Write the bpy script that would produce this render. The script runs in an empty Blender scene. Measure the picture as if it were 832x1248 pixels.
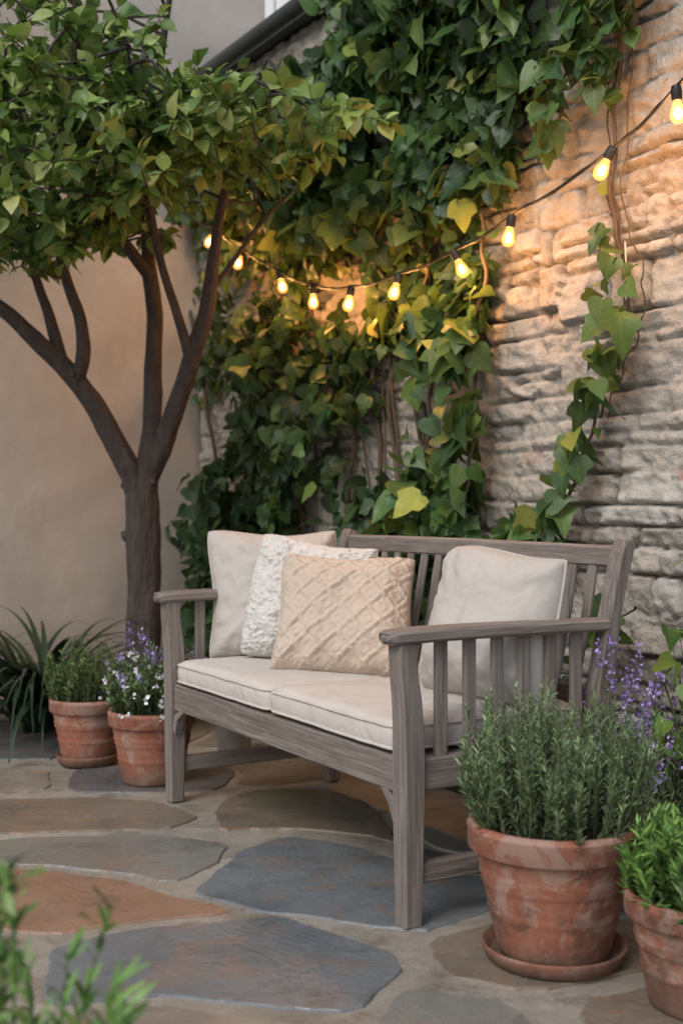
import bpy, math, numpy as np
from mathutils import Vector, Matrix
rng=np.random.default_rng(7)
scene=bpy.context.scene
col=scene.collection
# garden frame: t = toward stone wall, s = along wall, h = up
eD=np.array([.8625,.506,0.]); eL=np.array([-.506,.8625,0.]); O=np.array([.143,2.616,0.]); UP=np.array([0,0,1.])
def G(t,s,h):
    t=np.asarray(t,float);s=np.asarray(s,float);h=np.asarray(h,float)
    t,s,h=np.broadcast_arrays(t,s,h)
    return O+t[...,None]*eD+s[...,None]*eL+h[...,None]*UP
def nz(v): 
    v=np.asarray(v,float); return v/np.maximum(np.linalg.norm(v,axis=-1,keepdims=True),1e-9)
# ---------- noise
_lat=np.random.default_rng(3).random((256,256))
def vn(x,y,o=0):
    x=np.asarray(x,float)+o*17.3; y=np.asarray(y,float)+o*5.7
    xi=np.floor(x).astype(int); yi=np.floor(y).astype(int); fx=x-xi; fy=y-yi
    fx=fx*fx*(3-2*fx); fy=fy*fy*(3-2*fy)
    a=_lat[xi%256,yi%256];b=_lat[(xi+1)%256,yi%256];c=_lat[xi%256,(yi+1)%256];d=_lat[(xi+1)%256,(yi+1)%256]
    return (a*(1-fx)+b*fx)*(1-fy)+(c*(1-fx)+d*fx)*fy
def fbm(x,y,o=0,n=4):
    r=0;a=.5;t=0
    for i in range(n):
        r=r+a*vn(np.asarray(x)*2**i,np.asarray(y)*2**i,o+i);t+=a;a*=.5
    return r/t
# ---------- mesh helpers
def link(ob,parent=None):
    col.objects.link(ob)
    if parent is not None: ob.parent=parent
    return ob
def empty(name,loc=(0,0,0),rotz=0):
    e=bpy.data.objects.new(name,None); e.location=loc; e.rotation_euler=(0,0,rotz); e.empty_display_size=.1
    col.objects.link(e); return e
def quadmesh(name,V,F,mat,parent=None,tint=None,luv=None,smooth=True):
    V=np.asarray(V,np.float32);F=np.asarray(F,np.int32)
    me=bpy.data.meshes.new(name)
    me.vertices.add(len(V)); me.vertices.foreach_set("co",V.ravel())
    me.loops.add(F.size); me.loops.foreach_set("vertex_index",F.ravel())
    me.polygons.add(len(F)); me.polygons.foreach_set("loop_start",np.arange(0,F.size,F.shape[1],dtype=np.int32))
    me.polygons.foreach_set("use_smooth",np.full(len(F),smooth))
    me.update(calc_edges=True)
    if tint is not None:
        a=me.attributes.new("tint",'FLOAT_COLOR','POINT'); c=np.ones((len(V),4),np.float32); c[:,:3]=tint; a.data.foreach_set("color",c.ravel())
    if luv is not None:
        a=me.attributes.new("luv",'FLOAT_VECTOR','POINT'); a.data.foreach_set("vector",np.asarray(luv,np.float32).ravel())
    if mat: me.materials.append(mat)
    return link(bpy.data.objects.new(name,me),parent)
def pymesh(name,V,F,mat,parent=None,smooth=True,tint=None):
    me=bpy.data.meshes.new(name); me.from_pydata([tuple(map(float,v)) for v in V],[],[tuple(int(i) for i in f) for f in F]); me.update()
    if smooth: me.polygons.foreach_set("use_smooth",np.full(len(me.polygons),True))
    if tint is not None:
        a=me.attributes.new("tint",'FLOAT_COLOR','POINT'); c=np.ones((len(V),4),np.float32); c[:,:3]=tint; a.data.foreach_set("color",c.ravel())
    if mat: me.materials.append(mat)
    return link(bpy.data.objects.new(name,me),parent)
class Acc:
    def __init__(s): s.V=[];s.F=[];s.T=[];s.n=0
    def add(s,V,F,t=(1,1,1)):
        s.V.append(V);s.F.append(np.asarray(F)+s.n);s.T.append(np.broadcast_to(np.asarray(t,float),(len(V),3)));s.n+=len(V)
    def make(s,name,mat,parent=None,smooth=True):
        return quadmesh(name,np.concatenate(s.V),np.concatenate(s.F),mat,parent,np.concatenate(s.T),None,smooth)
def catmull(P,n=6):
    P=np.asarray(P,float); Q=np.vstack([2*P[0]-P[1],P,2*P[-1]-P[-2]]); out=[]
    for i in range(1,len(Q)-2):
        for k in range(n):
            t=k/n; out.append(.5*((2*Q[i])+(-Q[i-1]+Q[i+1])*t+(2*Q[i-1]-5*Q[i]+4*Q[i+1]-Q[i+2])*t*t+(-Q[i-1]+3*Q[i]-3*Q[i+1]+Q[i+2])*t**3))
    out.append(Q[-2]); return np.array(out)
def tube(acc,P,R,seg=8,t=(1,1,1),rough=0,closed=False,ncat=6,long=.25):
    if ncat>1:
        X=np.column_stack([P,R]); X=catmull(X,ncat); P=X[:,:3];R=X[:,3]
    P=np.asarray(P,float);R=np.asarray(R,float)
    D=nz(np.gradient(P,axis=0)) if not closed else nz(np.roll(P,-1,0)-np.roll(P,1,0))
    n=np.cross(D[0],[.3,.2,1.]); 
    if np.linalg.norm(n)<.1:n=np.cross(D[0],[1,0,0.])
    n=nz(n); V=[]
    a=np.linspace(0,2*np.pi,seg,endpoint=False)
    for i in range(len(P)):
        n=nz(n-D[i]*np.dot(n,D[i])); b=np.cross(D[i],n)
        r=R[i]*(1+rough*(fbm(np.cos(a)*2.2+7,np.sin(a)*2.2+i*long,0,3)-.5)) if rough else np.full(seg,R[i])
        V.append(P[i]+(np.cos(a)*r)[:,None]*n+(np.sin(a)*r)[:,None]*b)
    m=len(P);V=np.concatenate(V);F=[]
    for i in range(m if closed else m-1):
        j=(i+1)%m
        for k in range(seg):
            F.append((i*seg+k,i*seg+(k+1)%seg,j*seg+(k+1)%seg,j*seg+k))
    acc.add(V,F,t)
def lathe(name,prof,mat,parent=None,seg=64,loc=(0,0,0),wob=0):
    a=np.linspace(0,2*np.pi,seg,endpoint=False);V=[]
    for i,(r,z) in enumerate(prof):
        rr=r*(1+wob*(vn(np.cos(a)*1.5+5,np.sin(a)*1.5+z*8,4)-.5))
        V.append(np.column_stack([rr*np.cos(a)+loc[0],rr*np.sin(a)+loc[1],np.full(seg,z+loc[2])]))
    F=[]
    for i in range(len(prof)-1):
        for k in range(seg): F.append((i*seg+k,i*seg+(k+1)%seg,(i+1)*seg+(k+1)%seg,(i+1)*seg+k))
    return quadmesh(name,np.concatenate(V),F,mat,parent)
# ---------- materials
def newmat(name):
    m=bpy.data.materials.new(name); m.use_nodes=True; nt=m.node_tree; nt.nodes.clear()
    o=nt.nodes.new('ShaderNodeOutputMaterial'); p=nt.nodes.new('ShaderNodeBsdfPrincipled'); nt.links.new(p.outputs[0],o.inputs[0])
    return m,nt,p,o
class N:
    def __init__(s,nt): s.nt=nt
    def n(s,t,**k):
        x=s.nt.nodes.new(t)
        for a,b in k.items(): setattr(x,a,b)
        return x
    def l(s,a,b): s.nt.links.new(a,b)
    def setin(s,inp,v):
        if isinstance(v,bpy.types.NodeSocket): s.l(v,inp)
        else: inp.default_value=v
    def noise(s,vec,scale,detail=4,rough=.55,dist=0):
        x=s.n('ShaderNodeTexNoise'); x.inputs['Scale'].default_value=scale;x.inputs['Detail'].default_value=min(detail,5);x.inputs['Roughness'].default_value=rough;x.inputs['Distortion'].default_value=dist
        if vec is not None: s.l(vec,x.inputs['Vector'])
        return x.outputs['Fac']
    def ramp(s,f,stops):
        x=s.n('ShaderNodeValToRGB'); e=x.color_ramp.elements
        while len(e)<len(stops): e.new(.5)
        for i,(p,c) in enumerate(stops):
            e[i].position=p; e[i].color=(c,c,c,1) if not hasattr(c,'__len__') else (*c,1)
        s.l(f,x.inputs[0]); return x.outputs[0]
    def mix(s,f,a,b,mode='MIX'):
        x=s.n('ShaderNodeMix',data_type='RGBA',blend_type=mode)
        s.setin(x.inputs[0],f)
        for i,v in ((6,a),(7,b)):
            if isinstance(v,bpy.types.NodeSocket): s.l(v,x.inputs[i])
            else: x.inputs[i].default_value=(*v,1) if hasattr(v,'__len__') else (v,v,v,1)
        return x.outputs[2]
    def math(s,op,a,b=0):
        x=s.n('ShaderNodeMath',operation=op); s.setin(x.inputs[0],a); s.setin(x.inputs[1],b); return x.outputs[0]
    def bump(s,h,strength,dist,prev=None):
        x=s.n('ShaderNodeBump'); x.inputs['Strength'].default_value=strength; x.inputs['Distance'].default_value=dist; s.l(h,x.inputs['Height'])
        if prev is not None: s.l(prev,x.inputs['Normal'])
        return x.outputs[0]
    def attr(s,name):
        return s.n('ShaderNodeAttribute',attribute_name=name)
    def obj(s,scale=None):
        c=s.n('ShaderNodeTexCoord').outputs['Object']
        if scale:
            m=s.n('ShaderNodeMapping'); m.inputs['Scale'].default_value=scale; s.l(c,m.inputs[0]); return m.outputs[0]
        return c
def leafmat(name,rough=.42,trans=.28,vein=.38):
    m,nt,p,o=newmat(name); q=N(nt)
    tint=q.attr('tint').outputs['Color']; luv=q.attr('luv').outputs['Vector']
    sp=q.n('ShaderNodeSeparateXYZ'); q.l(luv,sp.inputs[0])
    ax=q.math('ABSOLUTE',sp.outputs[0])
    mid=q.ramp(ax,[(0,1),(.05,0)])
    ph=q.math('SUBTRACT',q.math('MULTIPLY',sp.outputs[1],34.),q.math('MULTIPLY',ax,24.))
    side=q.ramp(q.math('SINE',ph),[(.86,0),(1,.6)])
    v=q.math('MULTIPLY',q.math('MAXIMUM',mid,side),vein)
    base=q.mix(v,tint,q.mix(.5,tint,(.35,.45,.15)))
    base=q.mix(q.ramp(q.noise(q.obj(),38,2),[(.42,0),(.75,.4)]),base,q.mix(.5,base,(.10,.09,.02)))
    p.inputs['Roughness'].default_value=rough; q.l(base,p.inputs['Base Color']); p.inputs['Specular IOR Level'].default_value=.45
    tr=q.n('ShaderNodeBsdfTranslucent'); q.l(q.mix(.35,base,(.22,.36,.05)),tr.inputs[0])
    mx=q.n('ShaderNodeMixShader'); mx.inputs[0].default_value=trans; q.l(p.outputs[0],mx.inputs[1]); q.l(tr.outputs[0],mx.inputs[2]); q.l(mx.outputs[0],o.inputs[0])
    return m
def tintmat(name,rough=.6):
    m,nt,p,o=newmat(name); q=N(nt)
    t=q.attr('tint').outputs['Color']; q.l(t,p.inputs['Base Color']); p.inputs['Roughness'].default_value=rough
    return m
M_leaf=leafmat('leaf'); M_needle=tintmat('needle',.5); M_petal=tintmat('petal',.6)
def m_wood():
    m,nt,p,o=newmat('weathered_teak'); q=N(nt)
    tc=q.n('ShaderNodeTexCoord'); oi=q.n('ShaderNodeObjectInfo')
    add=q.n('ShaderNodeVectorMath',operation='ADD'); sc=q.n('ShaderNodeVectorMath',operation='SCALE'); 
    cb=q.n('ShaderNodeCombineXYZ'); q.l(oi.outputs['Random'],cb.inputs[0]);q.l(oi.outputs['Random'],cb.inputs[1]);q.l(oi.outputs['Random'],cb.inputs[2])
    q.l(cb.outputs[0],sc.inputs[0]); sc.inputs['Scale'].default_value=13.
    q.l(tc.outputs['Object'],add.inputs[0]); q.l(sc.outputs[0],add.inputs[1])
    mp=q.n('ShaderNodeMapping'); mp.inputs['Scale'].default_value=(3.,75.,75.); q.l(add.outputs[0],mp.inputs[0])
    g=q.noise(mp.outputs[0],1.6,5,.65,.6)
    mp2=q.n('ShaderNodeMapping'); mp2.inputs['Scale'].default_value=(6.,22.,22.); q.l(add.outputs[0],mp2.inputs[0])
    b=q.noise(mp2.outputs[0],1.,4)
    c=q.ramp(g,[(.3,(.062,.050,.043)),(.5,(.19,.162,.144)),(.72,(.33,.295,.27))])
    c=q.mix(q.ramp(b,[(.35,0),(.7,1)]),q.mix(.45,c,(.115,.082,.062)),c)
    c=q.mix(oi.outputs['Random'],c,q.mix(.25,c,(.36,.34,.33)))
    q.l(c,p.inputs['Base Color']); p.inputs['Roughness'].default_value=.7
    q.l(q.bump(g,.7,.003),p.inputs['Normal']); return m
M_wood=m_wood()
def m_fabric(name,c,bumpy=None,dist=.001):
    m,nt,p,o=newmat(name); q=N(nt); ob=q.obj()
    n1=q.noise(ob,9,4); n2=q.noise(ob,260,2)
    cc=q.mix(n1,tuple(x*.86 for x in c),tuple(min(1,x*1.08) for x in c)); cc=q.mix(q.math('MULTIPLY',n2,.5),cc,tuple(x*.7 for x in c))
    q.l(cc,p.inputs['Base Color']); p.inputs['Roughness'].default_value=.9; p.inputs['Specular IOR Level'].default_value=.15
    nb=q.bump(n2,.35,dist); nb=q.bump(q.noise(ob,8,3,.5,1.2),.6,.018,nb)
    if bumpy:
        v=q.n('ShaderNodeTexVoronoi'); v.inputs['Scale'].default_value=bumpy; q.l(q.obj(),v.inputs[0])
        nb=q.bump(v.outputs['Distance'],.9,.006,nb)
    q.l(nb,p.inputs['Normal']); return m
M_linen=m_fabric('linen_cloth',(.53,.495,.46)); M_seatfab=m_fabric('seat_canvas',(.62,.58,.54)); M_white=m_fabric('white_tufted_cloth',(.68,.66,.635),bumpy=60); M_beige=m_fabric('beige_quilted_cloth',(.60,.50,.415),dist=.002)
def m_terra():
    m,nt,p,o=newmat('terracotta'); q=N(nt); ob=q.obj()
    c=q.mix(q.noise(ob,7,5),(.20,.064,.036),(.35,.135,.08))
    w=q.ramp(q.noise(ob,9,5,.78,.8),[(.49,0),(.58,1)])
    st=q.n('ShaderNodeMapping'); st.inputs['Scale'].default_value=(16,16,5); q.l(ob,st.inputs[0])
    w2=q.ramp(q.noise(st.outputs[0],1.2,5,.78),[(.48,0),(.66,.9)])
    c=q.mix(q.math('MULTIPLY',w,.45),c,(.42,.35,.30)); c=q.mix(q.math('MULTIPLY',w2,.45),c,(.36,.25,.20))
    c=q.mix(q.ramp(q.noise(ob,6,5,.78),[(.52,0),(.60,.65)]),c,(.10,.058,.04))
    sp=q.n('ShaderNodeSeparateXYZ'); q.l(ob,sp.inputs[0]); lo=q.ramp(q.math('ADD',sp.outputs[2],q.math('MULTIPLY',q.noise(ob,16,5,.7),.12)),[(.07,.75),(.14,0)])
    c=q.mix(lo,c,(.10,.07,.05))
    q.l(c,p.inputs['Base Color']); p.inputs['Roughness'].default_value=.78
    q.l(q.bump(q.noise(ob,60,5),.45,.003),p.inputs['Normal']); return m
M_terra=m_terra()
def m_simple(name,c,rough=.8,metal=0,bs=40,bd=.004,var=.3,scale=None):
    m,nt,p,o=newmat(name); q=N(nt); ob=q.obj(scale); n=q.noise(ob,bs,5,.65)
    q.l(q.mix(n,tuple(x*(1-var) for x in c),tuple(x*(1+var) for x in c)),p.inputs['Base Color']); p.inputs['Roughness'].default_value=rough;p.inputs['Metallic'].default_value=metal
    q.l(q.bump(n,.8,bd),p.inputs['Normal']); return m
M_soil=m_simple('soil',(.035,.024,.017),.95,0,70,.012,.6)
M_bark=m_simple('bark',(.062,.050,.045),.85,0,40,.03,.9,(1,1,.3))
M_vine=m_simple('vine_wood',(.11,.08,.055),.9,0,60,.004,.5)
M_black=m_simple('black_rubber',(.012,.012,.012),.5)
M_zinc=m_simple('zinc',(.42,.43,.44),.45,.8,20,.001,.2)
M_gutter=m_simple('gutter_metal',(.05,.06,.065),.5,.3,20,.001,.2)
M_cord=m_simple('white_cord',(.7,.68,.62),.6)
def m_stonewall():
    m,nt,p,o=newmat('rubble_stone'); q=N(nt); t=q.attr('tint').outputs['Color']; ob=q.obj()
    c=q.mix(q.ramp(q.noise(ob,7,5,.7),[(.35,0),(.65,1)]),q.mix(.38,t,(.25,.22,.19)),t)
    c=q.mix(q.ramp(q.noise(ob,30,5,.7),[(.42,0),(.7,.6)]),c,(.57,.545,.50))
    c=q.mix(q.ramp(q.noise(ob,16,5,.75,.5),[(.57,0),(.68,.6)]),c,(.17,.145,.12))
    q.l(c,p.inputs['Base Color']); p.inputs['Roughness'].default_value=.92; p.inputs['Specular IOR Level'].default_value=.2
    b=q.bump(q.noise(ob,22,5,.75),.9,.014); b=q.bump(q.noise(ob,120,4,.65),.8,.004,b)
    q.l(b,p.inputs['Normal']); return m
def m_plaster():
    m,nt,p,o=newmat('aged_plaster'); q=N(nt); ob=q.obj()
    c=q.mix(q.ramp(q.noise(ob,1.6,5,.6,.5),[(.35,0),(.65,1)]),(.45,.405,.36),(.60,.55,.50)); c=q.mix(q.ramp(q.noise(ob,3.5,5,.65),[(.5,0),(.8,.6)]),c,(.38,.325,.28))
    sp=q.n('ShaderNodeSeparateXYZ'); q.l(ob,sp.inputs[0]); d=q.ramp(q.math('ADD',sp.outputs[2],q.math('MULTIPLY',q.noise(ob,4,5),.5)),[(.2,1),(.9,0)])
    c=q.mix(q.math('MULTIPLY',d,.5),c,(.16,.14,.11))
    q.l(c,p.inputs['Base Color']); p.inputs['Roughness'].default_value=.9
    b=q.bump(q.noise(ob,3,4),.4,.03); b=q.bump(q.noise(ob,60,5,.6),.4,.003,b); q.l(b,p.inputs['Normal']); return m
def m_paving():
    m,nt,p,o=newmat('flagstone'); q=N(nt); t=q.attr('tint').outputs['Color']; ob=q.obj()
    n=q.ramp(q.noise(ob,3.2,5,.65,.8),[(.3,0),(.7,1)])
    c=q.mix(n,q.mix(.35,t,(.09,.085,.08)),q.mix(.18,t,(.42,.38,.33)))
    c=q.mix(q.ramp(q.noise(ob,4.,5,.75,1.2),[(.54,0),(.60,.5)]),c,q.mix(.6,t,(.30,.16,.08)))
    c=q.mix(q.ramp(q.noise(ob,50,5,.7),[(.56,0),(.72,.35)]),c,(.38,.35,.31))
    c=q.mix(q.ramp(q.noise(ob,7,5,.7),[(.55,0),(.7,.5)]),c,(.07,.065,.06))
    q.l(c,p.inputs['Base Color'])
    q.l(q.ramp(q.noise(ob,2.3,5),[(.38,.18),(.62,.55)]),p.inputs['Roughness'])
    ly=q.ramp(q.noise(ob,2.6,5,.65,1.6),[(.38,0),(.42,.3),(.50,.34),(.52,.65),(.62,.7),(.64,1)])
    b=q.bump(ly,.5,.004); b=q.bump(q.noise(ob,24,5,.75),.5,.005,b); q.l(b,p.inputs['Normal']); return m
def m_mortar():
    m,nt,p,o=newmat('mortar'); q=N(nt); ob=q.obj()
    c=q.mix(q.ramp(q.noise(ob,4,5,.7),[(.3,0),(.7,1)]),(.20,.178,.15),(.39,.355,.305)); c=q.mix(q.ramp(q.noise(ob,90,4),[(.55,0),(.7,.5)]),c,(.17,.15,.13))
    c=q.mix(q.ramp(q.noise(ob,5,5,.75),[(.53,0),(.62,.65)]),c,(.15,.12,.09))
    q.l(c,p.inputs['Base Color']); q.l(q.ramp(q.noise(ob,2.3,5),[(.38,.35),(.62,.8)]),p.inputs['Roughness'])
    b=q.bump(q.noise(ob,14,5,.6),.6,.010); b=q.bump(q.noise(ob,150,4),.5,.003,b); q.l(b,p.inputs['Normal']); return m
M_mortar=m_mortar(); M_pave=m_paving()
# ================= GROUND =================
pymesh('ground',[(-40,-40,0),(40,-40,0),(40,40,0),(-40,40,0)],[(0,1,2,3)],M_mortar,smooth=False)
SL=(.135,.162,.188); BR=(.20,.155,.115); RU=(.30,.165,.10); TN=(.27,.235,.19); GR=(.215,.215,.20); DS=(.085,.10,.115)
hand=[
 (SL,[(-.341,2.858),(-.246,3.179),(-.157,3.318),(.030,3.216),(.170,3.037),(.341,2.938),(.346,2.743),(.256,2.668),(.162,2.591),(-.028,2.668),(-.212,2.743)]),
 (SL,[(-.589,2.483),(-.457,2.577),(-.239,2.637),(-.135,2.668),(.024,2.529),(.097,2.46),(.10,2.354),(.02,2.184),(-.172,2.219),(-.355,2.256),(-.524,2.209)]),
 (RU,[(-.959,3.023),(-.713,3.003),(-.515,2.907),(-.364,2.788),(-.25,2.71),(-.292,2.69),(-.466,2.645),(-.606,2.575),(-.842,2.652)]),
 (GR,[(-1.033,3.255),(-.743,3.318),(-.525,3.335),(-.304,3.239),(-.315,3.071),(-.419,2.92),(-.62,3.04),(-.981,3.092)]),
 (BR,[(-1.173,3.697),(-.79,3.748),(-.557,3.697),(-.418,3.525),(-.49,3.401),(-.801,3.376),(-1.058,3.335)]),
 (TN,[(-1.324,4.173),(-.99,4.148),(-.92,3.887),(-1.054,3.8),(-1.206,3.8)]),
 (DS,[(-.89,4.148),(-.669,4.252),(-.364,4.173),(-.373,3.887),(-.601,3.822),(-.845,3.843)]),
 (DS,[(-1.611,5.076),(-1.1,4.984),(-.971,4.333),(-1.366,4.305)]),
 (BR,[(-.311,3.854),(-.041,3.854),(.083,3.647),(.139,3.255),(.06,3.34),(-.151,3.43),(-.329,3.376),(-.37,3.599)]),
 (BR,[(.175,2.519),(.34,2.626),(.614,2.678),(.613,2.395),(.34,2.275),(.195,2.354)]),
 (TN,[(-.485,2.155),(-.318,2.19),(-.168,2.14),(-.03,2.11),(.0,1.85),(-.45,1.82)]),
 (GR,[(.128,2.28),(.299,2.2),(.36,1.95),(.071,1.93),(.06,2.12)]),
 (GR,[(.22,3.25),(.20,3.6),(.62,3.72),(.75,3.3),(.45,3.05)]),
 (SL,[(.72,2.95),(.85,2.6),(.72,2.3),(1.2,2.2),(1.3,2.9)]),
 (GR,[(-1.02,2.60),(-.86,2.57),(-.66,2.50),(-.64,2.22),(-.95,2.15)]),
 (BR,[(.42,2.20),(.66,2.32),(.90,2.2),(.80,1.9),(.45,1.93)]),
 (TN,[(-1.4,3.70),(-1.23,3.66),(-1.12,3.33),(-1.10,3.12),(-1.5,3.1)]),
 (TN,[(-1.3,2.98),(-1.02,2.98),(-.92,2.68),(-1.1,2.66),(-1.35,2.7)]),
]
def roughen(poly,seed,amp=.012):
    P=np.array(poly,float)
    P=np.concatenate([[.86*P[i]+.14*P[(i+1)%len(P)],.14*P[i]+.86*P[(i+1)%len(P)]] for i in range(len(P))])
    out=[]
    for i in range(len(P)):
        a=P[i];b=P[(i+1)%len(P)];n=max(1,int(np.linalg.norm(b-a)/.015))
        for k in range(n): out.append(a+(b-a)*k/n)
    out=np.array(out)
    dx=fbm(out[:,0]*9,out[:,1]*9,seed)-.5; dy=fbm(out[:,0]*9+40,out[:,1]*9,seed)-.5
    dx2=fbm(out[:,0]*40,out[:,1]*40,seed+2)-.5
    return out+np.column_stack([dx,dy])*amp*3.2+np.column_stack([dx2,dx2])*.006
pv_V=[];pv_F=[];pv_T=[]
def prism(V,F,P,z0,z1,inset,T=None,c=None):
    b=len(V);n=len(P);ce=P.mean(0);d=nz(ce-P)
    V+= [(p[0],p[1],z0) for p in P]; Q=P+d*inset*.4; V+=[(p[0],p[1],z1-.0018) for p in Q]; Q=P+d*inset; V+=[(p[0],p[1],z1) for p in Q]
    for r in range(2):
        for i in range(n): j=(i+1)%n; F.append((b+r*n+i,b+r*n+j,b+r*n+n+j,b+r*n+n+i))
    F.append(tuple(range(b+2*n,b+3*n)))
    if T is not None: T+= [c]*(3*n)
def area(P): 
    x,y=P[:,0],P[:,1]; return .5*np.sum(x*np.roll(y,-1)-y*np.roll(x,-1))
def inpoly(x,y,poly):
    poly=np.asarray(poly);r=np.zeros(np.shape(x),bool);j=len(poly)-1
    for i in range(len(poly)):
        xi,yi=poly[i];xj,yj=poly[j]
        c=((yi>y)!=(yj>y))&(x<(xj-xi)*(y-yi)/((yj-yi)+1e-12)+xi); r=r^c; j=i
    return r
HP=[]
for k,(c,poly) in enumerate(hand):
    P=np.array(poly)
    if area(P)<0:P=P[::-1]
    ce=P.mean(0); P=P+nz(P-ce)*.010
    R=roughen(P,5,.010); HP.append(R)
    prism(pv_V,pv_F,R,.0,.0050+k*.0001,.004,pv_T,np.array(c)*rng.uniform(.93,1.07))
def pushout(P,R,gap):
    A=R;B_=np.roll(R,-1,0); out=P.copy(); ins=inpoly(P[:,0],P[:,1],R); mv=np.zeros(len(P),bool)
    for i,p in enumerate(P):
        ab=B_-A; u=np.clip(np.sum((p-A)*ab,1)/np.maximum(np.sum(ab*ab,1),1e-12),0,1); C=A+ab*u[:,None]; d=np.linalg.norm(C-p,axis=1); k=np.argmin(d)
        if ins[i] or d[k]<gap:
            e=ab[k]; nn=nz(np.array([e[1],-e[0]]))
            out[i]=C[k]+nn*gap; mv[i]=ins[i]
    return out,mv
seeds=[]
for _ in range(4000):
    p=rng.uniform([-4,.2],[4,7.5])
    if all(np.hypot(*(p-s_))>.42 for s_ in seeds): seeds.append(p)
seeds=np.array(seeds)
for i,sd in enumerate(seeds):
    if any(inpoly(sd[0],sd[1],R) or np.min(np.hypot(*(R-sd).T))<.10 for R in HP): continue
    poly=[sd+np.array(v) for v in ((-.6,-.6),(.6,-.6),(.6,.6),(-.6,.6))]
    for j,o_ in enumerate(seeds):
        if i==j or np.hypot(*(o_-sd))>1.3: continue
        n=nz(o_-sd); m=(sd+o_)/2-n*.018; out=[]
        for k in range(len(poly)):
            a,b=poly[k],poly[(k+1)%len(poly)];da=np.dot(a-m,n);db=np.dot(b-m,n)
            if da<=0: out.append(a)
            if da*db<0: out.append(a+(b-a)*da/(da-db))
        poly=out
        if len(poly)<3:break
    if len(poly)<3:continue
    P=roughen(poly,3,.010); moved=np.zeros(len(P),bool)
    for R in HP:
        if np.min(np.linalg.norm(R.mean(0)-P,axis=1))<.9:
            P,mv=pushout(P,R,.030); moved|=mv
    if moved.mean()>.45: continue
    if any(inpoly(P[:,0],P[:,1],R).any() for R in HP): 
        for R in HP: P,_m=pushout(P,R,.026)
    keep=np.linalg.norm(P-np.roll(P,1,0),axis=1)>.003; P=P[keep]
    if len(P)<8 or abs(area(P))<.03 or any(inpoly(P[:,0],P[:,1],R).any() for R in HP): continue
    c=np.array([SL,BR,TN,GR,GR,BR,DS][rng.integers(7)])*rng.uniform(.8,1.1)
    prism(pv_V,pv_F,P,.0,.0040+rng.uniform(0,.0006),.003,pv_T,c)
pymesh('patio_paving',pv_V,pv_F,M_pave,smooth=False,tint=np.array(pv_T))
# ================= STONE WALL =================
ds=.0075; S=np.arange(-1.3,3.34,ds); H=np.arange(0,2.86,ds)
SS,HH=np.meshgrid(S,H,indexing='ij')
pal=np.array([(.49,.465,.42),(.43,.39,.34),(.53,.51,.47),(.39,.35,.30),(.45,.43,.40),(.51,.47,.405),(.36,.335,.31)])
def courses(seed,warp):
    r2=np.random.default_rng(seed)
    hw=HH+.025*(fbm(SS*1.2,HH*1.0,1+seed)-.5)+warp*(fbm(SS*9,HH*9,2+seed)-.5)
    edges=[-.1]
    while edges[-1]<3.1: edges.append(edges[-1]+r2.choice([.035,.055,.08,.105,.14],p=[.18,.25,.27,.2,.1])*r2.uniform(.85,1.15))
    edges=np.array(edges); ci=np.clip(np.searchsorted(edges,hw)-1,0,len(edges)-2)
    dlo=hw-edges[ci]; dhi=edges[ci+1]-hw
    sw=SS+.04*(fbm(SS*7,HH*12,5+seed)-.5)
    prot=np.zeros_like(SS);dv=np.full_like(SS,9.);tone=np.zeros(SS.shape+(3,))
    for c in range(len(edges)-1):
        m=ci==c
        if not m.any(): continue
        b=[-1.6+r2.uniform(0,.3)]
        while b[-1]<3.7: b.append(b[-1]+r2.uniform(.10,.45))
        b=np.array(b); k=np.clip(np.searchsorted(b,sw[m])-1,0,len(b)-2)
        pr=r2.uniform(0,.024,len(b)); tl=r2.uniform(-.18,.18,len(b)); ts=r2.uniform(-.06,.06,len(b)); pc=pal[r2.integers(len(pal),size=len(b))]*r2.uniform(.78,1.1,(len(b),1))
        prot[m]=pr[k]+tl[k]*(dlo[m]-.04)+ts[k]*(sw[m]-b[k]-.12); dv[m]=np.minimum(sw[m]-b[k],b[k+1]-sw[m]); tone[m]=pc[k]
    return prot,dlo,dhi,dv,tone
A_=courses(11,.014);B_=courses(23,.018)
mk=fbm(SS*2.1,HH*3.0,31,3)>.5
prot,dlo,dhi,dv=[np.where(mk,A_[i],B_[i]) for i in range(4)]; tone=np.where(mk[...,None],A_[4],B_[4])
for (bs_,bh_,bw_,bt_) in ((.80,1.045,.06,.022),(.16,.98,.05,.02),(.42,2.02,.06,.02),(.08,1.62,.05,.02)):
    brick=(abs(SS-bs_+.02*(fbm(SS*20,HH*20,3)-.5))<bw_)&(abs(HH-bh_+.02*(fbm(SS*20,HH*20,6)-.5))<bt_); tone[brick]=(.34,.16,.11) if bs_!=.80 else (.34,.09,.045)
fill=fbm(SS*3.4,HH*4,8)
gap=.006+.008*fbm(SS*8,HH*8,9)
r_=np.minimum(dlo,dhi); corner=np.where((r_<.025)&(dv<.025),.025-np.hypot(.025-np.clip(r_,0,.025),.025-np.clip(dv,0,.025)),np.minimum(r_,dv))
e=np.clip(np.minimum(np.minimum(r_,dv),np.maximum(corner,0))/gap,0,1); e=e*e*(3-2*e)
f2=np.clip((fill-.48)*7,0,1)
D=prot*e+ (-.018)*(1-e)*(1-.8*f2)
D=D*(1-.35*f2)+.018*(fbm(SS*6,HH*8,12,5)-.5)+.020*(fbm(SS*24,HH*32,14,4)-.5)
pit=np.clip((fbm(SS*11,HH*19,21,3)-.62)*9,0,1); D-=.010*pit
cav=(.48+.52*np.clip(e+f2*.6,0,1)*(1-.3*pit))[...,None]
tn=tone*(1-f2[...,None]*.6)+np.array((.49,.46,.41))*f2[...,None]*.6
tn=tn*cav
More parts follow.
